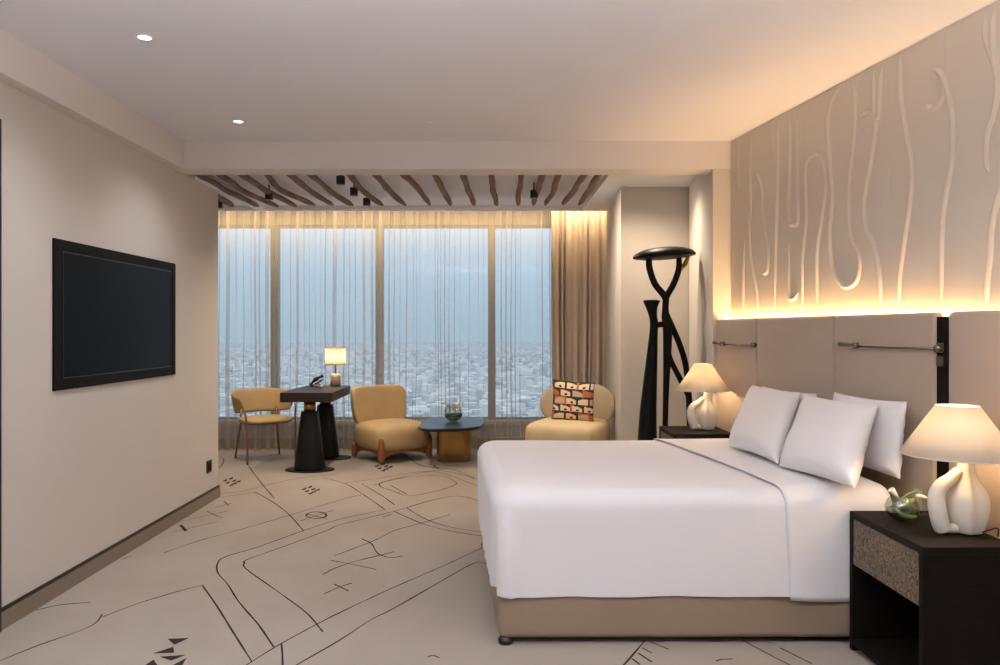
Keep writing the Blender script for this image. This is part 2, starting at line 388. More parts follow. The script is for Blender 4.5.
# window wall
sill = MB(); sill.box((-4.3, WY-.02, 0), (2.0, WY+.2, .345)); sill.box((-4.3, WY-.02, H+103*WY/F+.035), (2.0, WY+.2, 3.2)); sill.box((-4.3, WY-.07, .29), (2.0, WY+.03, .34)); struct(sill.build('wall_window', sillm))
struct(MB().box((-4.3, WY-.05, 0), (1.4, WY-.02, .13)).build('baseboard_window', base_taupe))
mx = [-3.96, -2.61, -1.34, .02, 1.36]
ztop = H+103*WY/F+.035
for i in range(4):
    x0, x1 = mx[i]+.0, mx[i+1]
    fr = MB(); fr.box((x0-.045, WY-.03, .34), (x0+.045, WY+.08, ztop)); fr.box((x0+.045, WY, .34), (x1-.045, WY+.06, .375)); fr.box((x0+.045, WY, ztop-.035), (x1-.045, WY+.06, ztop))
    wo = fr.build('window_%d' % (i+1), framem); struct(wo)
    MB().box((x0+.045, WY+.03, .375), (x1-.045, WY+.036, ztop-.03)).build('glass', pane, wo)
struct(MB().box((1.315, WY-.03, .34), (1.405, WY+.08, ztop)).build('trim_6', framem))
struct(MB().box((-4.3, WY-.03, .34), (-4.0, WY+.08, ztop)).build('trim_7', framem))

# city beyond the glass
cg = MB(); cg.add([(6500*math.cos(k*math.pi/24), 6500*math.sin(k*math.pi/24), -90) for k in range(48)], [tuple(range(48))], 0, False)
tag(cg.build('city_ground', cityg), 'city ground with haze put into its pale colour, stretching to the horizon beyond the window', 'landscape', kind='stuff')
cb = MB()
for i in range(2600):
    d = 600+2600*random.random()**1.3; a = random.uniform(-.62, .3)
    x = d*math.sin(a); y = d*math.cos(a); sx = random.uniform(3, 9); sy = random.uniform(3, 10); h = random.uniform(3, 12)*(2 if random.random() < .06 else 1)
    cb.box((x-sx, y-sy, -90), (x+sx, y+sy, -90+h))
tag(cb.build('city_buildings', citym), 'white low city buildings seen far below through the sheer curtain', 'buildings', kind='stuff')

# ---------------------------------------------------------------- curtains
def folded(s0, s1, Y0, z0, z1, n, amp, lam, over, name, m, rows=3, seed=1, thick=0, amin=.6):
    rnd = random.Random(seed); ph = []; s = s0; cells = []
    while s < s1:
        L = lam*rnd.uniform(.45, 1.7); cells.append((s, L, rnd.uniform(amin, 1.2))); s += L
    mb = MB(); mb.keep = True; pts = []
    for (c0, L, a) in cells:
        k = 14
        for i in range(k):
            t = i/k; pts.append((c0+L*t-over*L*math.sin(4*math.pi*t)*a, amp*a*math.sin(2*math.pi*t), c0))
    pts.append((cells[-1][0]+cells[-1][1], 0, 0))
    N = len(pts)-1
    def fn(u, v):
        x, y, c = pts[int(round(u*N))]; z = z0+(z1-z0)*v
        return Vector((x+.012*math.sin(c*9+z*2.1)*(1-v), Y0+y*(.8+.35*(1-v))+.008*math.sin(x*30), z))
    mb.grid(fn, N, rows)
    return mb.build(name, m, solid=thick)
sh = folded(-4.15, .72, 8.84, .015, 3.04, 0, .040, .125, .20, 'sheer_curtain', sheerm, rows=6, seed=4, amin=.38)
tag(sh, 'sheer pale voile curtain hanging in soft folds across the window', 'curtain')
dr = folded(.715, 1.30, 8.72, .015, 3.04, 0, .05, .085, .08, 'drape', drape, rows=6, seed=9)
tag(dr, 'heavy brown drape gathered at the right end of the window', 'curtain')

# ---------------------------------------------------------------- ceiling branches and spotlights
ST = [[(202.6,176),(230,192),(259,206)], [(223,176.6),(247.7,193),(278,206)], [(245.4,177),(270,193),(296,206)], [(269,177),(281.5,190.6),(315,205)],
 [(293,177),(315,194),(333.5,205)], [(314,177),(333.4,193),(352.6,205)], [(351.5,177),(365,193),(383,205)], [(378,177),(390,191.6),(405.5,205)],
 [(406,177),(419,189),(430,205)], [(436,177),(443.7,191.6),(450.7,205)], [(463.7,177),(468.4,191.6),(474,205)], [(491.8,177),(493.6,191.6),(496.5,205)],
 [(521.7,177),(519,191.6),(517.8,205)], [(541.7,177),(537.3,191.6),(533,205)], [(557.3,177),(553,191.6),(545.6,205)], [(582.3,177),(573.7,190),(563.3,204)], [(597,177),(588,191.6),(579,204.5)]]
places = ['first curved brown branch from the left in the row under the alcove ceiling', 'second branch from the left in the ceiling row', 'third branch from the left in the ceiling row, passing a black spotlight',
 'fourth branch from the left in the ceiling row, with a paler bend', 'fifth branch from the left in the ceiling row', 'sixth branch from the left in the ceiling row, left of the wide gap',
 'seventh branch from the left in the ceiling row, right of the wide gap', 'eighth branch from the left in the ceiling row', 'ninth branch of the ceiling row, left of the row centre',
 'knobbly pale branch left of the centre of the ceiling row', 'slim branch just left of the straight one in the ceiling row', 'nearly straight branch over the middle of the window',
 'sixth branch from the right in the ceiling row', 'branch with a black spotlight at its side, right half of the ceiling row', 'third branch from the right in the ceiling row', 'second branch from the right in the ceiling row', 'rightmost branch of the ceiling row above the brown drape']
def stick(px, name_label, rel=1.322, ext=True):
    def q(x, y): Y = rel*F/(VY-y); return Vector(((x-VX)*Y/F, Y, H+rel))
    p = [q(*a) for a in px]
    if ext: p = [p[0]+(p[0]-p[1])*.6]+p
    if p[0].y < 6.0: t = (6.0-p[0].y)/(p[1].y-p[0].y); p[0] = p[0].lerp(p[1], t)
    p = spline(p, 7); n = len(p); rad = []
    for i, a in enumerate(p):
        a += Vector((mnoise.noise(a*2.2)*.012, 0, mnoise.noise(a*2.5+Vector((9, 0, 0)))*.006))
        r_ = .027*(1+.22*mnoise.noise(a*5)); rad.append(r_*(.45 if i in (0, n-1) else (.85 if i in (1, n-2) else 1)))
    c = p[0].copy()
    mb = MB(); mb.tube([a-c for a in p], rad, 12)
    o = mb.build('ceiling_branch', stickm); o.location = c
    return tag(o, name_label, 'branch', 'curved branches under the alcove ceiling')
for l, t in zip(ST, places): stick(l, t)
stick([(209, 192), (221, 199), (233.6, 206)], 'short branch end peeking past the left wall corner under the ceiling', ext=False)
SP = [((269, 194.7), 'black spotlight between the third and second ceiling branches from the left'), ((354, 190.6), 'upper black spotlight in the wide gap of the ceiling branches'),
      ((366.8, 200.8), 'lower black spotlight beside the seventh ceiling branch from the left'), ((340.7, 179), 'dark spotlight half hidden behind the beam in the wide gap of branches'),
      ((534, 193), 'black spotlight in the right half of the ceiling branch row'), ((219, 203.5), 'small black spotlight peeking past the left wall corner')]
for (px, py), lb in SP:
    rel = 1.30; Y = rel*F/(VY-py); x = (px-VX)*Y/F
    t = thing('ceiling_spotlight', (x, Y, H+1.25), lb, 'spotlight', 'black spotlights among the ceiling branches')
    MB().loft([(0, 0, 0, .036, .036, 3), (0, 0, .075, .036, .036, 3)], 24).build('housing', blackpl, t, bevel=.003)
    sl = spot('spotlight_lamp', (x, Y, H+1.24), 110 if px == 534 else 50, (1, .82, .62), 135, size=.04)
    if px == 534: sl.rotation_euler = (0, math.radians(-38), 0)
    MB().tube([(0, 0, .075), (0, 0, ALC_Z+.045-(H+1.25))], .008, 8).build('mount', blackpl, t)
for (x, y), lb in zip(DL, ['round recessed downlight nearer the camera on the left side of the ceiling', 'round recessed downlight farther back, near the beam']):
    t = thing('downlight', (x, y, CEIL_Z), lb, 'downlight', 'recessed ceiling downlights')
    mb = MB(); mb.loft([(0, 0, -.001, .040, .040, 2), (0, 0, -.006, .034, .034, 2), (0, 0, -.006, .030, .030, 2), (0, 0, .0, .030, .030, 2)], 32, cap=False); mb.build('ring', ceilpaint, t)
    MB().loft([(0, 0, -.004, .030, .030, 2), (0, 0, -.003, .030, .030, 2)], 32).build('lens', lensm, t)
p = Vector(((430-VX)*1.393*F/(VY-122.5)/F, 1.393*F/(VY-122.5), CEIL_Z))
t = thing('sprinkler', p, 'tiny white sprinkler cap on the middle of the ceiling', 'sprinkler')
MB().loft([(0, 0, 0, .028, .028, 2), (0, 0, -.007, .028, .028, 2), (0, 0, -.010, .02, .02, 2)], 24).build('cap', ceilpaint, t)

# ---------------------------------------------------------------- television, outlet
t = thing('television', (LX, 4.754, 1.10), 'large black flat television mounted in a black frame on the left wall', 'television')
y0, y1, z0, z1 = 3.985-4.754, 5.523-4.754, 0, .815
fr = MB()
for a, b_ in [((.001, y0, z0), (.012, y1, z0+.05)), ((.001, y0, z1-.05), (.012, y1, z1)), ((.001, y0, z0+.05), (.012, y0+.07, z1-.05)), ((.001, y1-.05, z0+.05), (.012, y1, z1-.05))]: fr.box(a, b_)
fr.build('frame', tvframe, t)
MB().box((.001, y0+.07, z0+.05), (.006, y1-.05, z1-.05)).build('screen', screenm, t)
bz = MB(); a0, a1, b0, b1 = y0+.085, y1-.06, z0+.06, z1-.06
for p0, p1 in [((.006, a0, b0), (.009, a1, b0+.006)), ((.006, a0, b1-.006), (.009, a1, b1)), ((.006, a0, b0), (.009, a0+.006, b1)), ((.006, a1-.006, b0), (.009, a1, b1))]: bz.box(p0, p1)
bz.build('bezel', blackpl, t)
t = thing('wall_outlet', (LX, 6.2, .25), 'black square outlet low on the end of the left wall', 'outlet')
MB().box((.001, -.05, 0), (.010, .05, .10)).build('cover_plate', blackpl, t, bevel=.003)
MB().box((.010, -.03, .02), (.012, .03, .08)).build('socket', tvframe, t)

# ---------------------------------------------------------------- headboard
def hb(Y): return 1.648+.178*(5.48-Y)
HT = 1.505
hd = thing('headboard', (hb(4.0), 4.0, 0), 'tall taupe upholstered headboard of wide panels behind the bed', 'headboard')
def panel(ya, yb, nm='panel', thick=.055):
    L = math.hypot(ya-yb, hb(ya)-hb(yb))/2; cx = (hb(ya)+hb(yb))/2; cy = (ya+yb)/2
    d = Vector((hb(ya)-hb(yb), ya-yb, 0)).normalized(); nn = Vector((d.y, -d.x, 0))
    mb = MB(); r_ = .022
    def fn(w_, q): return w_
    bm = bmesh.new(); bmesh.ops.create_cube(bm, size=1)
    for v in bm.verts: v.co = Vector((v.co.x*2*(L-.0015), v.co.y*thick, v.co.z*HT))
    bm.edges.ensure_lookup_table()
    bmesh.ops.bevel(bm, geom=[e for e in bm.edges], offset=.02, segments=5, profile=.5, affect='EDGES')
    vs = []
    for v in bm.verts:
        q = v.co; vs.append(Vector((cx, cy, HT/2))+d*q.x+nn*(q.y+thick/2)+Vector((0, 0, q.z))-hd.location)
    bm.verts.index_update(); mb.add(vs, [tuple(v.index for v in f.verts) for f in bm.faces], 0, True); bm.free()
    return mb.build(nm, taupe, hd)
Ys = [5.48, 4.925, 4.138, 3.402]
for a, b_ in zip(Ys[:-1], Ys[1:]): panel(a, b_)
panel(3.335, 2.0)
def hpt(Y, z, off=0):   # point on the headboard face, off = out towards the bed
    return Vector((hb(Y), Y, z))+Vector((-1, -.178, 0)).normalized()*off-hd.location
st = MB(); pts = [hpt(3.402, 0, -.01), hpt(3.335, 0, -.01), hpt(3.335, 0, -.05), hpt(3.402, 0, -.05)]
st.prism([(p.x, p.y) for p in pts], .3, HT-.02); st.build('dark_strip', darkwood, hd)
def hrod(Y0, z0, o0, Y1, z1, o1, r_): return [hpt(Y0, z0, o0), hpt(Y1, z1, o1)]
for z in (1.345, 1.415 - .21+.08):
    k = MB(); a = hpt(3.369, z-.02, 0); d = Vector((-.178, 1, 0)).normalized()*.02; o_ = Vector((-1, -.178, 0)).normalized()
    q0 = [a-d-o_*.01, a+d-o_*.01, a+d+o_*.006, a-d+o_*.006]; k.prism([(p.x, p.y) for p in q0], z-.022, z+.022)
    k.build('switch_plate', chrome, hd, bevel=.002)
# reading lights
def reading(Ya, Yb, z, label, base_at):
    c = Vector((hb(Ya), Ya, z)); t = thing('reading_light', c, label, 'reading light', 'slim reading lights on the headboard')
    o_ = Vector((-1, -.178, 0)).normalized()
    def q(Y, dz, off): return Vector((hb(Y), Y, z+dz))+o_*off-c
    MB().tube([q(Ya, 0, .012), q((Ya+Yb)/2, -.002, .02), q(Yb, .0, .035)], .0055, 10).build('arm', chrome, t)
    sg = 1 if Yb > Ya else -1
    MB().tube([q(Yb-.03*sg, .006, .035), q(Yb+.09*sg, .010, .045)], [.009, .013], 14).build('lamp_head', chrome, t)
    MB().tube([q(Yb-.04*sg, .004, .028), q(Yb-.02*sg, .004, .05)], [.016, .016], 14).build('joint', chrome, t)
    MB().tube([q(Ya, 0, -.006), q(Ya, 0, .022)], .016, 16).build('wall_mount', chrome, t)
reading(3.372, 3.92, H-16.5*3.6/F, 'long reading light arm across the headboard beside the dark strip', 0)
reading(4.94, 5.33, H-13.5*5.2/F, 'short reading light at the far end of the headboard', 0)

# ---------------------------------------------------------------- bed
BZ = .706; Y0b, Y1b = 3.372, 5.015
def bx(s, t):    # s metres from foot to head, t metres from near to far side
    return (.012+s-.062*t, Y0b+t+.004*s)
BL = 1.80; BW = Y1b-Y0b
bed = thing('bed', (.9, 4.2, 0), 'king bed with white duvet on a beige upholstered base', 'bed')
off = Vector((.9, 4.2, 0))
def bpt(s, t, z): x, y = bx(s, t); return Vector((x, y, z))-off
# base
mb = MB(); bm = bmesh.new(); bmesh.ops.create_cube(bm, size=1)
for v in bm.verts: v.co = Vector(((v.co.x+.5), (v.co.y+.5), (v.co.z+.5)))
bmesh.ops.transform(bm, matrix=Matrix.Diagonal((BL-.03, BW-.03, .295, 1)), verts=bm.verts)
ed = [e for e in bm.edges]
bmesh.ops.bevel(bm, geom=ed, offset=.03, segments=5, profile=.5, affect='EDGES')
vs = [bpt(v.co.x+.03, v.co.y+.012, v.co.z+.028) for v in bm.verts]; bm.verts.index_update()
mb.add(vs, [tuple(v.index for v in f.verts) for f in bm.faces], 0, True); bm.free(); mb.build('bed_base', bedbase, bed)
mb = MB(); q = [bpt(.05, .06, 0), bpt(BL, .06, 0), bpt(BL, BW-.06, 0), bpt(.05, BW-.06, 0)]
mb.prism([(p.x, p.y) for p in q], .32, .61); mb.build('mattress', linen, bed, bevel=.04)
for s_, t_ in [(.062, .045), (.062, BW-.07), (BL-.1, .07), (BL-.1, BW-.07)]:
    p = bpt(s_, t_, 0); MB().loft([(p.x, p.y, 0.0015, .034, .034, 2), (p.x, p.y, .02, .036, .036, 2), (p.x, p.y, .026, .028, .028, 2), (p.x, p.y, .034, .026, .026, 2)], 24).build('bed_foot', blackpl, bed)
# duvet
def duvet_mesh(grow, sA=None, hem=.232, name='duvet', seedv=0):
    R = .13; er = .085; K1 = 34; KC = 10; M = 36
    far = []; near = []
    smax = BL
    g = grow
    for i in range(K1): s_ = smax-(smax-R)*i/(K1-1); far.append((s_, BW, (0, 1))); near.append((s_, 0, (0, -1)))
    for i in range(1, KC+1):
        a = math.pi/2*i/KC; far.append((R-R*math.sin(a), BW-R+R*math.cos(a), (-math.sin(a), math.cos(a))))
        near.append((R-R*math.sin(a), R-R*math.cos(a), (-math.sin(a), -math.cos(a))))
    foot = [(0, BW-R-(BW-2*R)*j/M, (-1, 0)) for j in range(1, M)]
    per = far+foot+near[::-1]
    mb = MB(); mb.keep = False
    top_in = .10
    def topz(s_, t_):
        e = min(t_, BW-t_, s_+.0)
        puff = .010*math.sin(min(1, max(0, e)/.5)*math.pi/2)
        return BZ-.008+puff+.004*mnoise.noise(Vector((s_*2.2, t_*2.2, seedv)))
    ringpts = []
    vs = []; nper = len(per)
    def vert(p, o, z, ): 
        return bpt(p[0]+p[2][0]*o, p[1]+p[2][1]*o, z)
    # rings from the top edge outwards and down
    steps = [(-er, 0)]+[(-er+er*math.sin(a), -(er-er*math.cos(a))) for a in [math.pi/2*k/7 for k in range(1, 8)]]
    zs = []
    depth = BZ-er-hem
    for k in range(1, 15): steps.append((0, -er-depth*k/14))
    rows = []
    for (o, dz) in steps:
        row = []
        for i, p in enumerate(per):
            z = topz(p[0]+p[2][0]*o, p[1]+p[2][1]*o) if o <= -er+1e-6 else BZ-.008+dz
            f = max(0, -dz-er)/depth if depth else 0
            L = i*.05
            wav = (.010*mnoise.noise(Vector((p[0]*4.5, p[1]*4.5, dz*1.5+seedv)))+.006*mnoise.noise(Vector((p[0]*11+dz*3, p[1]*11, 3+dz*2))))*f
            oo = o+wav+g
            # corner pleat: near side flap stands over the tucked foot flap
            if i < len(per) and p[2][1] < -.55 and p[0] < R*.8: oo += .026*min(1, f*2)
            if -.62 < p[2][1] < -.30 and p[0] < R*.8: oo -= .020*min(1, f*2)
            zz = z
            if f > 0:
                hemv = .006*mnoise.noise(Vector((p[0]*3, p[1]*3, 7)))
                if p[2][0] < -.8: hemv += .012
                zz += hemv*f
            row.append(vert(p, oo, zz+g))
        rows.append(row)
    k0 = len(mb.v)
    for r_ in rows: mb.v += [tuple(v) for v in r_]
    for a in range(len(rows)-1):
        for i in range(nper-1):
            mb.f.append((k0+a*nper+i, k0+a*nper+i+1, k0+(a+1)*nper+i+1, k0+(a+1)*nper+i)); mb.mi.append(0); mb.smooth.append(True)
    # top surface: rows between far[i] and near[i], inset by er
    nf = len(far); k1 = len(mb.v)
    for i in range(nf):
        pa, pb = far[i], near[i]
        a = (pa[0]-pa[2][0]*er, pa[1]-pa[2][1]*er); b_ = (pb[0]-pb[2][0]*er, pb[1]-pb[2][1]*er)
        for j in range(M+1):
            s_ = a[0]+(b_[0]-a[0])*j/M; t_ = a[1]+(b_[1]-a[1])*j/M
            mb.v.append(tuple(bpt(s_, t_, topz(s_, t_)+g)))
    for i in range(nf-1):
        for j in range(M):
            q_ = k1+i*(M+1)+j; mb.f.append((q_, q_+1, q_+M+2, q_+M+1)); mb.mi.append(0); mb.smooth.append(True)
    return mb
dm = duvet_mesh(0)
dv = dm.build('duvet', linen, bed, weld=True)
# folded back top sheet lying over the head half of the duvet
fs = MB(); fs.keep = True; er = .085
def prof(v):   # cross profile near hem -> over the top -> far hem ; returns t, z
    Ls = BZ-er-.205; arc = er*math.pi/2; top = BW-2*er; T = 2*Ls+2*arc+top; d = v*T; g = .003
    if d < Ls: return (-g, .205+d, -1)
    d -= Ls
    if d < arc: a = d/er; return (er-(er+g)*math.cos(a), BZ-er+(er+g)*math.sin(a), 0)
    d -= arc
    if d < top: return (er+d, BZ+g, 0)
    d -= top
    if d < arc: a = d/er; return (BW-er+(er+g)*math.sin(a), BZ-er+(er+g)*math.cos(a), 0)
    return (BW+g, BZ-er-(d-arc), 1)
def fsf(u, v):
    t_, z, sd = prof(v); tt = min(max(t_/BW, 0), 1)
    sa = 1.318-.150*tt
    if sd == -1 : sa += .02*(BZ-er-z)/.4
    if tt < .14 and sd == 0: sa -= 0
    s_ = sa+(BL-sa)*u
    f = max(0, (BZ-er-z)/.4)
    w_ = (.012*mnoise.noise(Vector((s_*6, z*2, 2)))+.006*mnoise.noise(Vector((s_*16, z*5, 5))))*f
    zz = z+.004*mnoise.noise(Vector((s_*3, t_*3, 4)))+(.010*math.sin(min(1, min(tt, 1-tt)*BW/.5)*math.pi/2) if sd == 0 and er < t_ < BW-er else 0)-.006*f*math.sin(s_*9)
    return bpt(s_, t_+sd*max(w_, -.006), zz)
fs.grid(fsf, 22, 110); fso = fs.build('folded_sheet', linen, bed, solid=.003)
MB().tube([fsf(0, i/110)+Vector((0, 0, .001)) for i in range(111)], .0016, 8).build('piping', pipem, fso)

# pillows
def pillow(pBL, pBR, pTL, thick, label, sag=.0, seed=0, wmul=1.0):
    a, b_, c = Vector(pBL), Vector(pBR), Vector(pTL)
    ux = (b_-a); w_ = ux.length*wmul; ux.normalize(); uz = (c-a); h_ = uz.length; uz = uz.normalized(); un = ux.cross(uz).normalized()
    ctr = a+ux*(b_-a).length/2+uz*h_/2
    base = a+ux*(b_-a).length/2
    mb = MB(); N = 26
    def f(side):
        def g(u, v):
            x = 2*u-1; z = 2*v-1
            x = math.copysign(abs(math.sin(x*math.pi/2))**1.0, x); z = math.copysign(abs(math.sin(z*math.pi/2)), z)
            th = ((1-x**4)*(1-z**4))**.55*thick/2*(1.0+.18*(-z))
            ex = x*(1-.055*(1-z*z)); ez = z*(1-.07*(1-x*x))
            wr_ = .004*mnoise.noise(Vector((x*3+seed, z*3, side)))+.005*mnoise.noise(Vector((x*8+seed, z*7, side)))*max(abs(x), abs(z))**2
            if v == 0 or v == 1 or u == 0 or u == 1: th = 0; wr_ = 0
            return ctr+ux*(ex*w_/2)+uz*(ez*h_/2-sag*(1-x*x)*(z+1)/2)+un*(side*th+wr_)-base
        return g
    mb.grid(f(1), N, N); mb.grid(f(-1), N, N)
    o = mb.build('pillow', linen, weld=True); o.location = base
    return tag(o, label, 'pillow', 'white pillows on the bed')
zb = BZ+.032
def pz(px, py, z=zb): return onz(px, py, z)
pillow(pz(729, 446)+Vector((0,0,0)), pz(778, 464), P(752.6, 385, 4.83), .15, 'front left white pillow, the one nearer the far bedside lamp', seed=1)
pillow(pz(779, 466), pz(855, 489), P(805, 395, 4.12), .15, 'large white pillow in the middle, leaning in front of two others', seed=5)
pillow((1.70, 4.70, zb), (1.79, 4.12, zb), P(762, 386, 4.70)+Vector((.0, 0, 0)), .10, 'white pillow mostly hidden behind the far front pillow', seed=9)
pillow((1.80, 4.00, zb), (1.885, 3.45, zb), (1.835, 4.00, 1.095), .10, 'white pillow upright against the headboard nearest the near bedside lamp', seed=13)

# ---------------------------------------------------------------- nightstands
def nightstand(x0, x1, ya, yb, top, label):
    cx, cy = (x0+x1)/2, (ya+yb)/2; t = thing('nightstand', (cx, cy, 0), label, 'nightstand', 'dark bedside nightstands')
    a, b_, c, d = x0-cx, x1-cx, ya-cy, yb-cy; th = .028
    m = MB(); m.box((a, c, top-th), (b_, d, top)); m.build('top', darkwood, t, bevel=.002)
    m = MB(); m.box((a, c, .0015), (b_, c+th, top-th)); m.build('side_panel', darkwood, t, bevel=.0015)
    m = MB(); m.box((a, d-th, .0015), (b_, d, top-th)); m.build('side_panel', darkwood, t, bevel=.0015)
    m = MB(); m.box((a, c+th, .03), (b_, d-th, .055)); m.build('bottom_shelf', darkwood, t, bevel=.0015)
    m = MB(); m.box((b_-.015, c+th, .055), (b_, d-th, top-th)); m.build('back_panel', inside, t)
    m = MB(); m.box((a+.006, c+th+.002, top-.230), (b_-.03, d-th-.002, top-th-.002), 1); m.box((a+.003, c+th+.003, top-.230), (a+.010, d-th-.003, top-th-.003), 0)
    m.build('drawer', [hm, inside], t)
    return t
nightstand(1.609, 1.972, 2.787, 3.357, .616, 'dark wood nightstand with hammered bronze drawer at the near side of the bed')
nightstand(1.235, 1.640, 5.04, 5.475, .7275, 'dark wood nightstand on the far side of the bed under a lamp')

# ---------------------------------------------------------------- bedside lamps
def bedlamp(x, y, z, S, rb, rt, zb_, zt, label, power, rz=0):
    t = thing('table_lamp', (x, y, z), label, 'lamp', 'white ceramic bedside lamps', rz)
    m = MB()
    # body in the local frame: x to the camera's right
    prof_ = [(0, .052, .05), (.004, .060, .056), (.03, .070, .062), (.07, .084, .070), (.11, .091, .073), (.14, .089, .070), (.17, .074, .060), (.20, .050, .045), (.235, .034, .034), (.28, .027, .028), (.32, .024, .024)]
    secs = []
    def sec(h_, rx_, ry_):
        pts = []
        for k in range(48):
            a = 2*math.pi*k/48; c_, s_ = math.cos(a), math.sin(a)
            rr = 1/((abs(c_)**2.4/rx_**2.4+abs(s_)**2.4/ry_**2.4)**(1/2.4))
            da = (a-math.radians(248)+math.pi) % (2*math.pi)-math.pi     # vertical ridge on the front
            rr *= 1+.12*math.exp(-(da/.20)**2)-.05*math.exp(-((da-.55)/.35)**2)
            pts.append(((rr*c_*.88+.034)*S, rr*s_*S, h_*S))
        return pts
    vs = []
    for h_, a_, b_ in prof_: vs += sec(h_, a_, b_)
    n = len(prof_); fs_ = [(i*48+k, i*48+(k+1) % 48, (i+1)*48+(k+1) % 48, (i+1)*48+k) for i in range(n-1) for k in range(48)]+[tuple(range(47, -1, -1)), tuple((n-1)*48+k for k in range(48))]
    m.add(vs, fs_)
    body = m.build('body', ceramic, t, subsurf=1)
    h = MB()
    lp = spline([Vector(p)*S for p in [(.005, -.005, .245), (-.035, -.012, .212), (-.078, -.022, .185), (-.098, -.026, .145), (-.094, -.026, .095), (-.080, -.022, .045), (-.066, -.018, .014)]], 6)
    n_ = len(lp); h.tube(lp, [S*(.018+.015*math.sin(math.pi*min(1, (i/(n_-1))*1.0)*.62)) for i in range(n_)], 18)
    h.tube(spline([Vector(p)*S for p in [(-.066, -.018, .022), (-.03, -.02, .020), (.0, -.012, .02)]], 4), S*.020, 14)
    h.build('handle', ceramic, t, subsurf=1)
    m = MB(); m.tube([(.0, 0, .30*S), (0, 0, zt-z-.03)], .006, 10); m.build('stem', brass, t)
    m = MB()
    for R_ in (rb,): pass
    ring = 56; vs = []
    for k in range(ring):
        a = 2*math.pi*k/ring; vs.append((rb*math.cos(a), rb*math.sin(a), zb_-z)); vs.append((rt*math.cos(a), rt*math.sin(a), zt-z))
    m.add(vs, [(2*k, 2*((k+1) % ring), 2*((k+1) % ring)+1, 2*k+1) for k in range(ring)]); m.keep = True
    so = m.build('lamp_shade', shade, t, solid=.0015)
    m = MB()
    m.tube([(rt*math.cos(2*math.pi*k/ring), rt*math.sin(2*math.pi*k/ring), zt-z) for k in range(ring+1)], .002, 6, cap=False)
    MB().tube([(rb*math.cos(2*math.pi*k/ring), rb*math.sin(2*math.pi*k/ring), zb_-z) for k in range(ring+1)], .002, 6, cap=False).build('shade_rim', ceramic, so)
    for k in range(3): a = 2.1*k+.4; m.tube([(0, 0, zt-z-.03), (rt*math.cos(a), rt*math.sin(a), zt-z)], .0015, 6)
    m.build('shade_rim', ceramic, so)
    l = bpy.data.lights.new('bulb_light', 'POINT'); l.energy = power; l.color = (1, .70, .40); l.shadow_soft_size = .035
    lo = bpy.data.objects.new('bulb_light', l); C.objects.link(lo); lo.parent = t; lo.location = (0, 0, (zb_+zt)/2-z-.01)
    return t
bedlamp(1.870, 3.00, .616, 1.02, .206, .078, .925, 1.120, 'large white ceramic table lamp lit on the near nightstand', 6.5)
tl = bedlamp(1.497, 5.28, .7275, .90, .182, .058, 1.003, 1.187, 'smaller looking lit white table lamp on the far nightstand', 5.5)
m = MB(); m.tube(spline([(1.965, 2.90, .625), (1.955, 2.89, .66), (1.945, 2.93, .64), (1.93, 2.96, .622)], 5), .003, 8)
tag(m.build('lamp_cord', blackpl), 'thin dark cord behind the near bedside lamp', 'cord')

# glass bowl vases
def bowl(x, y, z, r_, label, kind):
    t = thing('glass_vase', (x, y, z), label, 'vase')
    def pr(rr, h0, h1, n=14):
        out_ = []
        for i in range(n+1):
            a = -math.pi/2+.35+(math.pi*.80-.35+.1)*i/n; out_.append((0, 0, rr*.92+rr*.95*math.sin(a)-h0, rr*math.cos(a)*1.02, rr*math.cos(a)*1.02, 2))
        return out_
    m = MB(); m.loft([(0, 0, .001, r_*.30, r_*.30, 2)]+pr(r_, 0, 0), 40, cap=False); m.keep = True
    m.build('bowl', clear, t, solid=.002)
    m = MB(); s_ = [q_ for q_ in pr(r_*.93, -.004, 0) if q_[2] < r_*.95]; m.loft(s_, 32)
    m.build('water', waterm if kind == 1 else waterm, t)
    return t
v1 = bowl(1.735, 3.157, .616, .064, 'small round glass vase with white calla on the near nightstand', 1)
def ribbon(pts, wd, m, name, parent):
    pts = spline(pts, 6); n_ = len(pts); mb = MB(); mb.tube(pts, [max(.001, wd*math.sin(math.pi*(i+.5)/n_)) for i in range(n_)], 10); return mb.build(name, m, parent)
ribbon([(-.05, -.02, .05), (-.01, -.045, .08), (.02, -.04, .10), (.045, -.02, .085)], .012, leaf, 'leaf', v1)
ribbon([(.05, -.01, .04), (.02, -.05, .035), (-.03, -.045, .045), (-.05, -.01, .075)], .010, leaf, 'leaf', v1)
ribbon([(.0, -.03, .05), (-.01, -.02, .10), (.05, .0, .125), (.09, .0, .105)], .005, leaf, 'stem', v1)
m = MB(); m.tube([(-.02, -.01, .10), (-.035, -.01, .120), (-.052, -.01, .140)], [.003, .007, .013], 16, cap=False); m.build('calla_flower', petal, v1, solid=.002)
m = MB(); m.tube([(.06, .0, .112), (.09, .0, .105), (.115, 0, .095)], [.009, .008, .003], 12); m.build('flower_bud', petal, v1)
ac = thing('acrylic_stand', (1.885, 3.27, .616), 'clear acrylic card stand behind the glass vase on the near nightstand', 'card stand')
MB().box((-.025, -.035, .001), (.03, .03, .008)).build('foot', clear, ac)
MB().box((.02, -.035, .008), (.024, .03, .115)).build('plate', clear, ac)
MB().box((-.02, -.035, .008), (-.016, .03, .115)).build('plate', clear, ac)

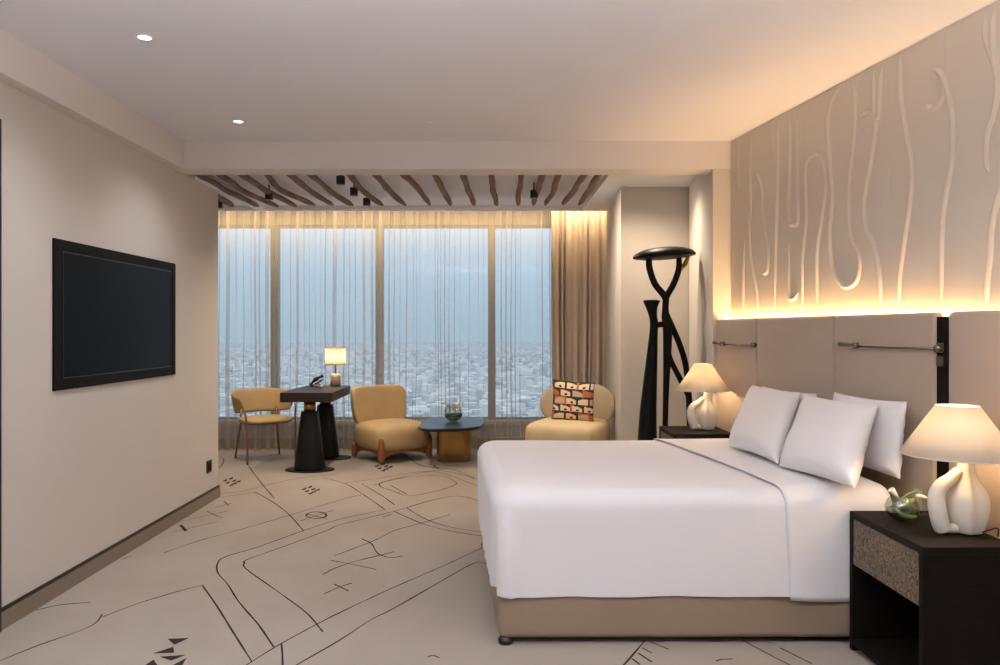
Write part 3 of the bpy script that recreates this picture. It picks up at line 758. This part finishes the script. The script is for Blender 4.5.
# ---------------------------------------------------------------- sculpture in the niche
SY = 6.25
sc_ = thing('tree_sculpture', P(662, 331, SY)*1.0-Vector((0, 0, H)), 'tall black branching bronze sculpture with a dish top in the corner niche', 'sculpture')
so_ = sc_.location.copy()
def sp(px, py, dy=0): return P(px, py, SY+dy)-so_
k = SY/F
def br(l, name, dys=None, mt=bronze, parent=sc_):
    n_ = len(l); pts = [sp(a, b_, (dys[i] if dys else 0)) for i, (a, b_, c_) in enumerate(l)]; rad = [c_*k for a, b_, c_ in l]
    rp_ = spline([Vector((r_, 0, 0)) for r_ in rad], 7); pp = spline(pts, 7)
    return MB().tube(pp, [max(.002, v_.x) for v_ in rp_], 18).build(name, mt, parent)
mb = MB()
def brm(l, dys=None):
    pts = [sp(a, b_, (dys[i] if dys else 0)) for i, (a, b_, c_) in enumerate(l)]
    rp_ = spline([Vector((c_*k, 0, 0)) for a, b_, c_ in l], 7); mb.tube(spline(pts, 7), [max(.002, v_.x) for v_ in rp_], 18)
fy = VY+H*F/SY-.3
brm([(649,256,3.0),(649.5,268,3.2),(655,284,3.2),(665,297,3.4),(665.5,307,3.2),(665.5,317,4.0),(667.5,330,4.6),(667.2,356,4.0),(666.3,382,3.2),(665.3,423,2.8),(665,fy,3.4)])
brm([(679,254,2.6),(678.5,270,3.0),(673,285,3.2),(666.5,297,3.2),(665.3,308,3.2)])
brm([(666,314,3.4),(672.6,328,3.0),(679,343,3.0),(685,362,3.0),(688,385,3.0),(690,423,3.2),(691,fy,4)], [0,0,.02,.04,.05,.06,.06])
brm([(668,352,2.8),(671,361,2.8),(679,377,2.8),(688,395,2.8),(689.5,405,2.8)], [0,0,.02,.05,.06])
mb.build('tree_trunk', bronze, sc_)
mb = MB()
brm([(651.6,300.5,8.4),(651.6,302.5,8.0),(651.8,307.5,5.8),(653,316,4.0),(654,323,4.2),(653.5,334,4.2),(652,356,5.4),(649.6,390,7.2),(647.7,423,8.8),(646,fy,12)])
brm([(653.5,326,4.6),(657,325,3.2),(660,324.5,2.9),(663,324.2,3.2),(667,324,4.8)])
mb.build('horn_figure', bronze, sc_)
mb = MB(); c_ = sp(651.6, 300.2); mb.loft([(c_.x, c_.y, c_.z, .055, .055, 2), (c_.x, c_.y, c_.z+.003, .048, .048, 2), (c_.x, c_.y, c_.z-.004, .03, .03, 2)], 28); mb.build('horn_cap', brass, sc_)
br([(689,255,1.8),(685,264,2.2),(678.5,271,2.0)], 'brass_twig', mt=brass)
c_ = sp(664.2, 256.2); mb = MB(); tl_ = math.tan(math.radians(-3.5))
mb.sbox(c_, (.262, .20, .078), 2, 12, fn=lambda w_, q_: Vector((w_.x, w_.y, (w_.z if w_.z > 0 else w_.z*.35)+w_.x*-tl_)))
mb.build('dish', bronze, sc_)

# ---------------------------------------------------------------- armchairs
def armchair(x, y, rz, S, label, seatm, backm, sp_=4.6, lift=0, sw=.365, bw=.350, bp_=(6.5, .16), bz=(.597, .215)):
    t = thing('armchair', (x, y, 0), label, 'armchair', 'low upholstered armchairs by the window', rz); t.scale = (S, S, S)
    def sf(w_, q_):
        w_ = w_.copy(); w_.z += .018*(1-q_.x*q_.x)*(1-q_.y*q_.y)*(1 if q_.z > 0 else 0)
        w_.x *= 1-.05*(q_.z < 0)*abs(q_.z); w_.y *= 1-.05*(q_.z < 0)*abs(q_.z); return w_
    MB().sbox((0, -.01, .268+lift/2), (sw, .355, .152+lift/2), sp_, 14, sf).build('seat', seatm, t)
    def bf(w_, q_):
        w_ = w_.copy(); ax = w_.x
        w_.y += -bp_[1]*ax*ax/.3 + .12*(w_.z+.1)      # curls forward at the ends, leans back
        w_.x *= 1-.06*(w_.z < 0)*abs(q_.z)
        return w_
    MB().sbox((0, .335, bz[0]), (bw, .060, bz[1]), bp_[0], 14, bf).build('backrest', backm, t)
    for sx in (-1, 1):
        for sy in (-1, 1):
            m = MB(); X, Y_ = .285*sx, .285*sy
            hl = .144 if sy < 0 else .085; m.sbox((X*1.08, Y_*1.08, hl+.002), (.032, .032, hl), 3.2, 6); m.build('leg', walnut, t)
    for kx in range(4):
        a = kx*math.pi/2; c0, s0 = math.cos(a), math.sin(a); m = MB(); vs = []; N = 14
        for i in range(N+1):
            u = -1+2*i/N; X = u*.27; zl = .105-.045*abs(u)**3; zh = .135+.03*abs(u)**3
            for (yy, zz) in ((-.300, zl), (-.265, zl), (-.265, zh), (-.300, zh)): vs.append((X*c0-yy*s0, X*s0+yy*c0, zz))
        fs_ = [(i*4+j, i*4+(j+1) % 4, i*4+4+(j+1) % 4, i*4+4+j) for i in range(N) for j in range(4)]+[(3, 2, 1, 0), (4*N, 4*N+1, 4*N+2, 4*N+3)]
        m.add(vs, fs_, 0, False); m.build('rail', walnut, t, bevel=.006)
    return t
armchair(-1.10, 8.38, math.radians(38), .98, 'mustard upholstered armchair with walnut legs between desk and coffee table', goldenfab, goldenfab)
armchair(.79, 7.50, math.radians(-23), 1.13, 'cream armchair behind the bed with a patterned cushion on it', creamfab, creamback, 7, .045, .315, .355, (2.6, .24), (.575, .20))

# patterned cushion
cols = [mat('cushion_cream', (.72, .52, .36), .8), mat('cushion_black', (.02, .018, .02), .8), mat('cushion_rust', (.45, .13, .04), .8), mat('cushion_tan', (.50, .36, .24), .8)]
def cpat(u, v):
    R_, Cc = 5, 3.4; row = int(v*R_); fv = v*R_-row; uu = u*Cc+(.5 if row % 2 else 0)+.0; col = int(uu); fu = uu-col
    hsh = (col*7+row*13+col*row*5) % 6
    bg = [1, 1, 2, 1, 1, 1][hsh]; fg = [0, 0, 3, 2, 0, 3][hsh]
    if fu < .16: return 2 if (col+row) % 3 == 0 else 1
    if .12 < fv < .86:
        if hsh % 2 == 0: inside_ = fv < .12+.74*math.sqrt(max(0, 1-((fu-.9)/.95)**2))
        else: inside_ = fv < .12+.74*math.sqrt(max(0, 1-((fu-.25)/.95)**2))
        if inside_:
            if hsh in (1, 4) and ((fu-.62)/.14)**2+((fv-.32)/.14)**2 < 1: return 1
            return fg
    return bg
cb_ = P(572.5, 421, 7.40); cw = .405*1.02; tcu = thing('cushion', (cb_.x, cb_.y, .535), 'square cushion in cream, black and rust shapes on the cream armchair', 'cushion')
ch_ = .385
def cf(side):
    def g(u, v):
        x = 2*u-1; z = 2*v-1; x = math.copysign(abs(math.sin(x*math.pi/2)), x); z = math.copysign(abs(math.sin(z*math.pi/2)), z)
        th = ((1-x**4)*(1-z**4))**.5*.062 if 0 < u < 1 and 0 < v < 1 else 0
        ex = x*(1-.05*(1-z*z)); ez = z*(1-.05*(1-x*x))
        a = math.radians(-14); X = ex*cw/2; Z = (ez+1)/2*ch_; Yl = -side*th+Z*.22
        return Vector((X*math.cos(a)-Yl*math.sin(a), X*math.sin(a)+Yl*math.cos(a), Z-X*.07))
    return g
m = MB(); m.grid(cf(1), 84, 84, mfn=lambda u, v: cpat(math.sin((2*u-1)*math.pi/2)*.5+.5, math.sin((2*v-1)*math.pi/2)*.5+.5)); m.grid(cf(-1), 30, 30, mi=1)
m.build('cover', cols, tcu)
edge = [cf(1)(u, 0) for u in [i/20 for i in range(21)]]+[cf(1)(1, i/20) for i in range(1, 21)]+[cf(1)(1-i/20, 1) for i in range(1, 21)]+[cf(1)(0, 1-i/20) for i in range(1, 21)]
MB().tube(edge, .004, 8, cap=False).build('piping', cols[1], tcu)

# ---------------------------------------------------------------- coffee table with vase
TZ = .42
op = [(418,426.6),(421.5,422.8),(427.5,419),(434,417.2),(457,416.3),(479,416.8),(484,418.4),(484.2,421.5),(481.5,424.8),(476,426.8),(461,428.0),(437,428.8),(423,428.2)]
opw = [onz(a, b_, TZ) for a, b_ in op]; cc = sum(opw, Vector())/len(opw); cx, cy = -.395, 8.27
sm = spline(opw+[opw[0]], 5)[:-1]
ct = thing('coffee_table', (cx, cy, 0), 'low coffee table with black top and brass column base', 'table')
m = MB(); n_ = len(sm); vs = []
for (sc0, z) in [(.965, TZ-.036), (.99, TZ-.030), (1, TZ-.020), (1, TZ-.008), (.99, TZ)]:
    for p in sm: q_ = cc+(p-cc)*sc0; vs.append((q_.x-cx, q_.y-cy, z))
fs_ = [(i*n_+j, i*n_+(j+1) % n_, (i+1)*n_+(j+1) % n_, (i+1)*n_+j) for i in range(4) for j in range(n_)]+[tuple(range(n_-1, -1, -1)), tuple(4*n_+j for j in range(n_))]
m.add(vs, fs_, 0, False); m.build('table_top', blacktop, ct)
m = MB(); m.loft([(0, 0, .0015, .186, .175, 3.4), (0, 0, .012, .190, .18, 3.4), (0, 0, TZ-.036, .188, .178, 3.4)], 48); m.build('base_column', brass, ct, bevel=.003)
v2 = bowl(-.405, 8.30, TZ, .104, 'round glass vase with amber flowers on the coffee table', 2)
ribbon([(-.07, -.05, .06), (0, -.09, .07), (.07, -.06, .08)], .012, leaf, 'leaf', v2)
ribbon([(-.06, 0, .12), (-.09, .02, .2), (-.15, .02, .195)], .010, petal2, 'flower_petal', v2)
ribbon([(.02, 0, .13), (.05, .02, .18), (.10, .02, .235)], .011, petal2, 'flower_petal', v2)
ribbon([(-.02, 0, .12), (.0, .0, .19), (.04, .0, .17)], .013, petal2, 'flower_petal', v2)
ribbon([(-.09, .0, .12), (-.05, .0, .19), (.03, .0, .12)], .004, leaf, 'stem', v2)

# ---------------------------------------------------------------- desk
DZ = .802
dk = thing('desk', (-1.84, 8.02, 0), 'dark wood desk on two tapered black pedestals by the window', 'desk')
m = MB(); m.prism([(-2.102+1.84, 7.5-8.02), (-1.582+1.84, 7.5-8.02), (-1.590+1.84, 8.54-8.02), (-2.085+1.84, 8.54-8.02)], DZ-.095, DZ); m.build('desk_top', deskwood, dk, bevel=.004)
for yy in (7.66, 8.38):
    y_ = yy-8.02; m = MB(); m.loft([(0, y_, .012, .150, .13, 3), (0, y_, .03, .150, .13, 3), (0, y_, .595, .084, .080, 3), (0, y_, .60, .080, .076, 3)], 40); m.build('pedestal', pedm, dk)
    m = MB(); m.loft([(0, y_, .60, .060, .055, 2), (0, y_, DZ-.095, .060, .055, 2)], 32); m.build('brass_neck', brass, dk)
    m = MB(); m.loft([(0 if yy < 8 else .04, y_, .0015, .25, .17, 2), (0 if yy < 8 else .04, y_, .010, .25, .17, 2), (0 if yy < 8 else .04, y_, .013, .245, .165, 2)], 48); m.build('base_plate', pedm, dk)
# desk lamp
dl = thing('desk_lamp', (-1.735, 8.42, DZ), 'small lit desk lamp with drum shade and travertine base', 'lamp')
m = MB(); m.loft([(0, 0, .001, .057, .057, 2), (0, 0, .115, .057, .057, 2), (0, 0, .132, .050, .050, 2), (0, 0, .140, .035, .035, 2)], 40); m.build('base', travertine, dl)
MB().tube([(0, 0, .14), (0, 0, .40)], .006, 10).build('stem', blackpl, dl)
m = MB(); m.loft([(0, 0, .245, .114, .114, 2), (0, 0, .43, .114, .114, 2)], 48, cap=False); m.keep = True; s_o = m.build('lamp_shade', shade_y, dl, solid=.0015)
m = MB()
MB().tube([(.114*math.cos(2*math.pi*q_/40), .114*math.sin(2*math.pi*q_/40), .245) for q_ in range(41)], .0022, 6, cap=False).build('shade_rim', brass, s_o)
m.tube([(.114*math.cos(2*math.pi*q_/40), .114*math.sin(2*math.pi*q_/40), .43) for q_ in range(41)], .0022, 6, cap=False)
for q_ in range(3): m.tube([(0, 0, .40), (.114*math.cos(2.1*q_), .114*math.sin(2.1*q_), .43)], .0015, 6)
m.build('shade_rim', brass, s_o)
l = bpy.data.lights.new('bulb_light', 'POINT'); l.energy = 4; l.color = (1, .76, .50); l.shadow_soft_size = .04
lo = bpy.data.objects.new('bulb_light', l); C.objects.link(lo); lo.parent = dl; lo.location = (0, 0, .335)
# telephone
ph = thing('telephone', (-1.93, 8.38, DZ), 'black desk telephone propped on a stand beside the desk lamp', 'telephone')
m = MB(); m.tube(spline([(-.075, 0, .012), (-.045, 0, .055), (.01, 0, .095), (.065, 0, .118)], 5), [.018+.006*math.cos(i*.8) for i in range(16)], 12); m.build('handset', blackpl, ph)
m = MB(); m.add([(-.07, -.05, .001), (.05, -.05, .075), (.05, .05, .075), (-.07, .05, .001), (-.06, -.05, .001), (.06, -.05, .06), (.06, .05, .06), (-.06, .05, .001)], [(0,1,2,3),(7,6,5,4),(0,4,5,1),(1,5,6,2),(2,6,7,3),(3,7,4,0)], 0, False); m.build('keypad', blackpl, ph)
m = MB(); m.add([(-.02, -.04, .03), (.0, -.04, .042), (.06, -.04, .001), (.03, -.04, .001), (-.02, .04, .03), (.0, .04, .042), (.06, .04, .001), (.03, .04, .001)], [(0,1,2,3),(7,6,5,4),(0,4,5,1),(1,5,6,2),(2,6,7,3),(3,7,4,0)], 0, False); tag(m.build('stand', travertine, ph), 'beige stand wedge')
m = MB(); m.tube(spline([(-2.02, 7.80, .012), (-2.06, 7.76, .035), (-1.99, 7.70, .02)], 5), .006, 8)

# ---------------------------------------------------------------- dining style chair at the desk
dc = thing('desk_chair', (-2.495, 8.30, 0), 'mustard armchair style desk chair with bronze tube legs left of the desk', 'chair', rz=math.radians(34))
def sf(w_, q_): w_ = w_.copy(); w_.z += .010*(1-q_.x**2)*(1-q_.y**2)*(q_.z > 0)-.02*q_.y*0; return w_
MB().sbox((.01, -.01, .445), (.272, .26, .030), 3.2, 12, sf).build('seat', goldenfab, dc)
m = MB(); m.tube([(.235*math.copysign(abs(math.cos(a))**.6, math.cos(a)), .235*math.copysign(abs(math.sin(a))**.6, math.sin(a)), .420) for a in [2*math.pi*i/48 for i in range(49)]], .010, 8, cap=False); m.build('seat_frame', chairbronze, dc)
def arc(a, r_=.298): return (r_*math.sin(a), .04+r_*.92*math.cos(a))
def bfn(side):
    def g(u, v):
        a = math.radians(-118+236*u); hh = 1-(abs(2*u-1))**3.5
        x, y = arc(a, .298+side*.016*math.sin(math.pi*min(1, max(0, v)))**.5*(.3+.7*hh))
        zlo = .50+.10*(1-hh); zhi = .765-.085*(1-hh)
        lean = .06*(v)*math.cos(a)
        return Vector((x*(1+.12*v), y+lean, zlo+(zhi-zlo)*v))
    return g
m = MB(); m.grid(bfn(1), 48, 10); m.grid(bfn(-1), 48, 10); m.build('backrest', goldenfab, dc, weld=True)
for sx in (-1, 1):
    m = MB(); m.tube(spline([(.26*sx, -.26, .0015), (.265*sx, -.235, .43), (.285*sx, -.19, .60), (.300*sx, -.11, .665), (.305*sx, .0, .70)], 6), .011, 10); m.build('leg', chairbronze, dc)
    m = MB(); m.tube([(.25*sx, .25, .0015), (.20*sx, .20, .425), (.20*sx, .215, .56)], .011, 10); m.build('leg', chairbronze, dc)
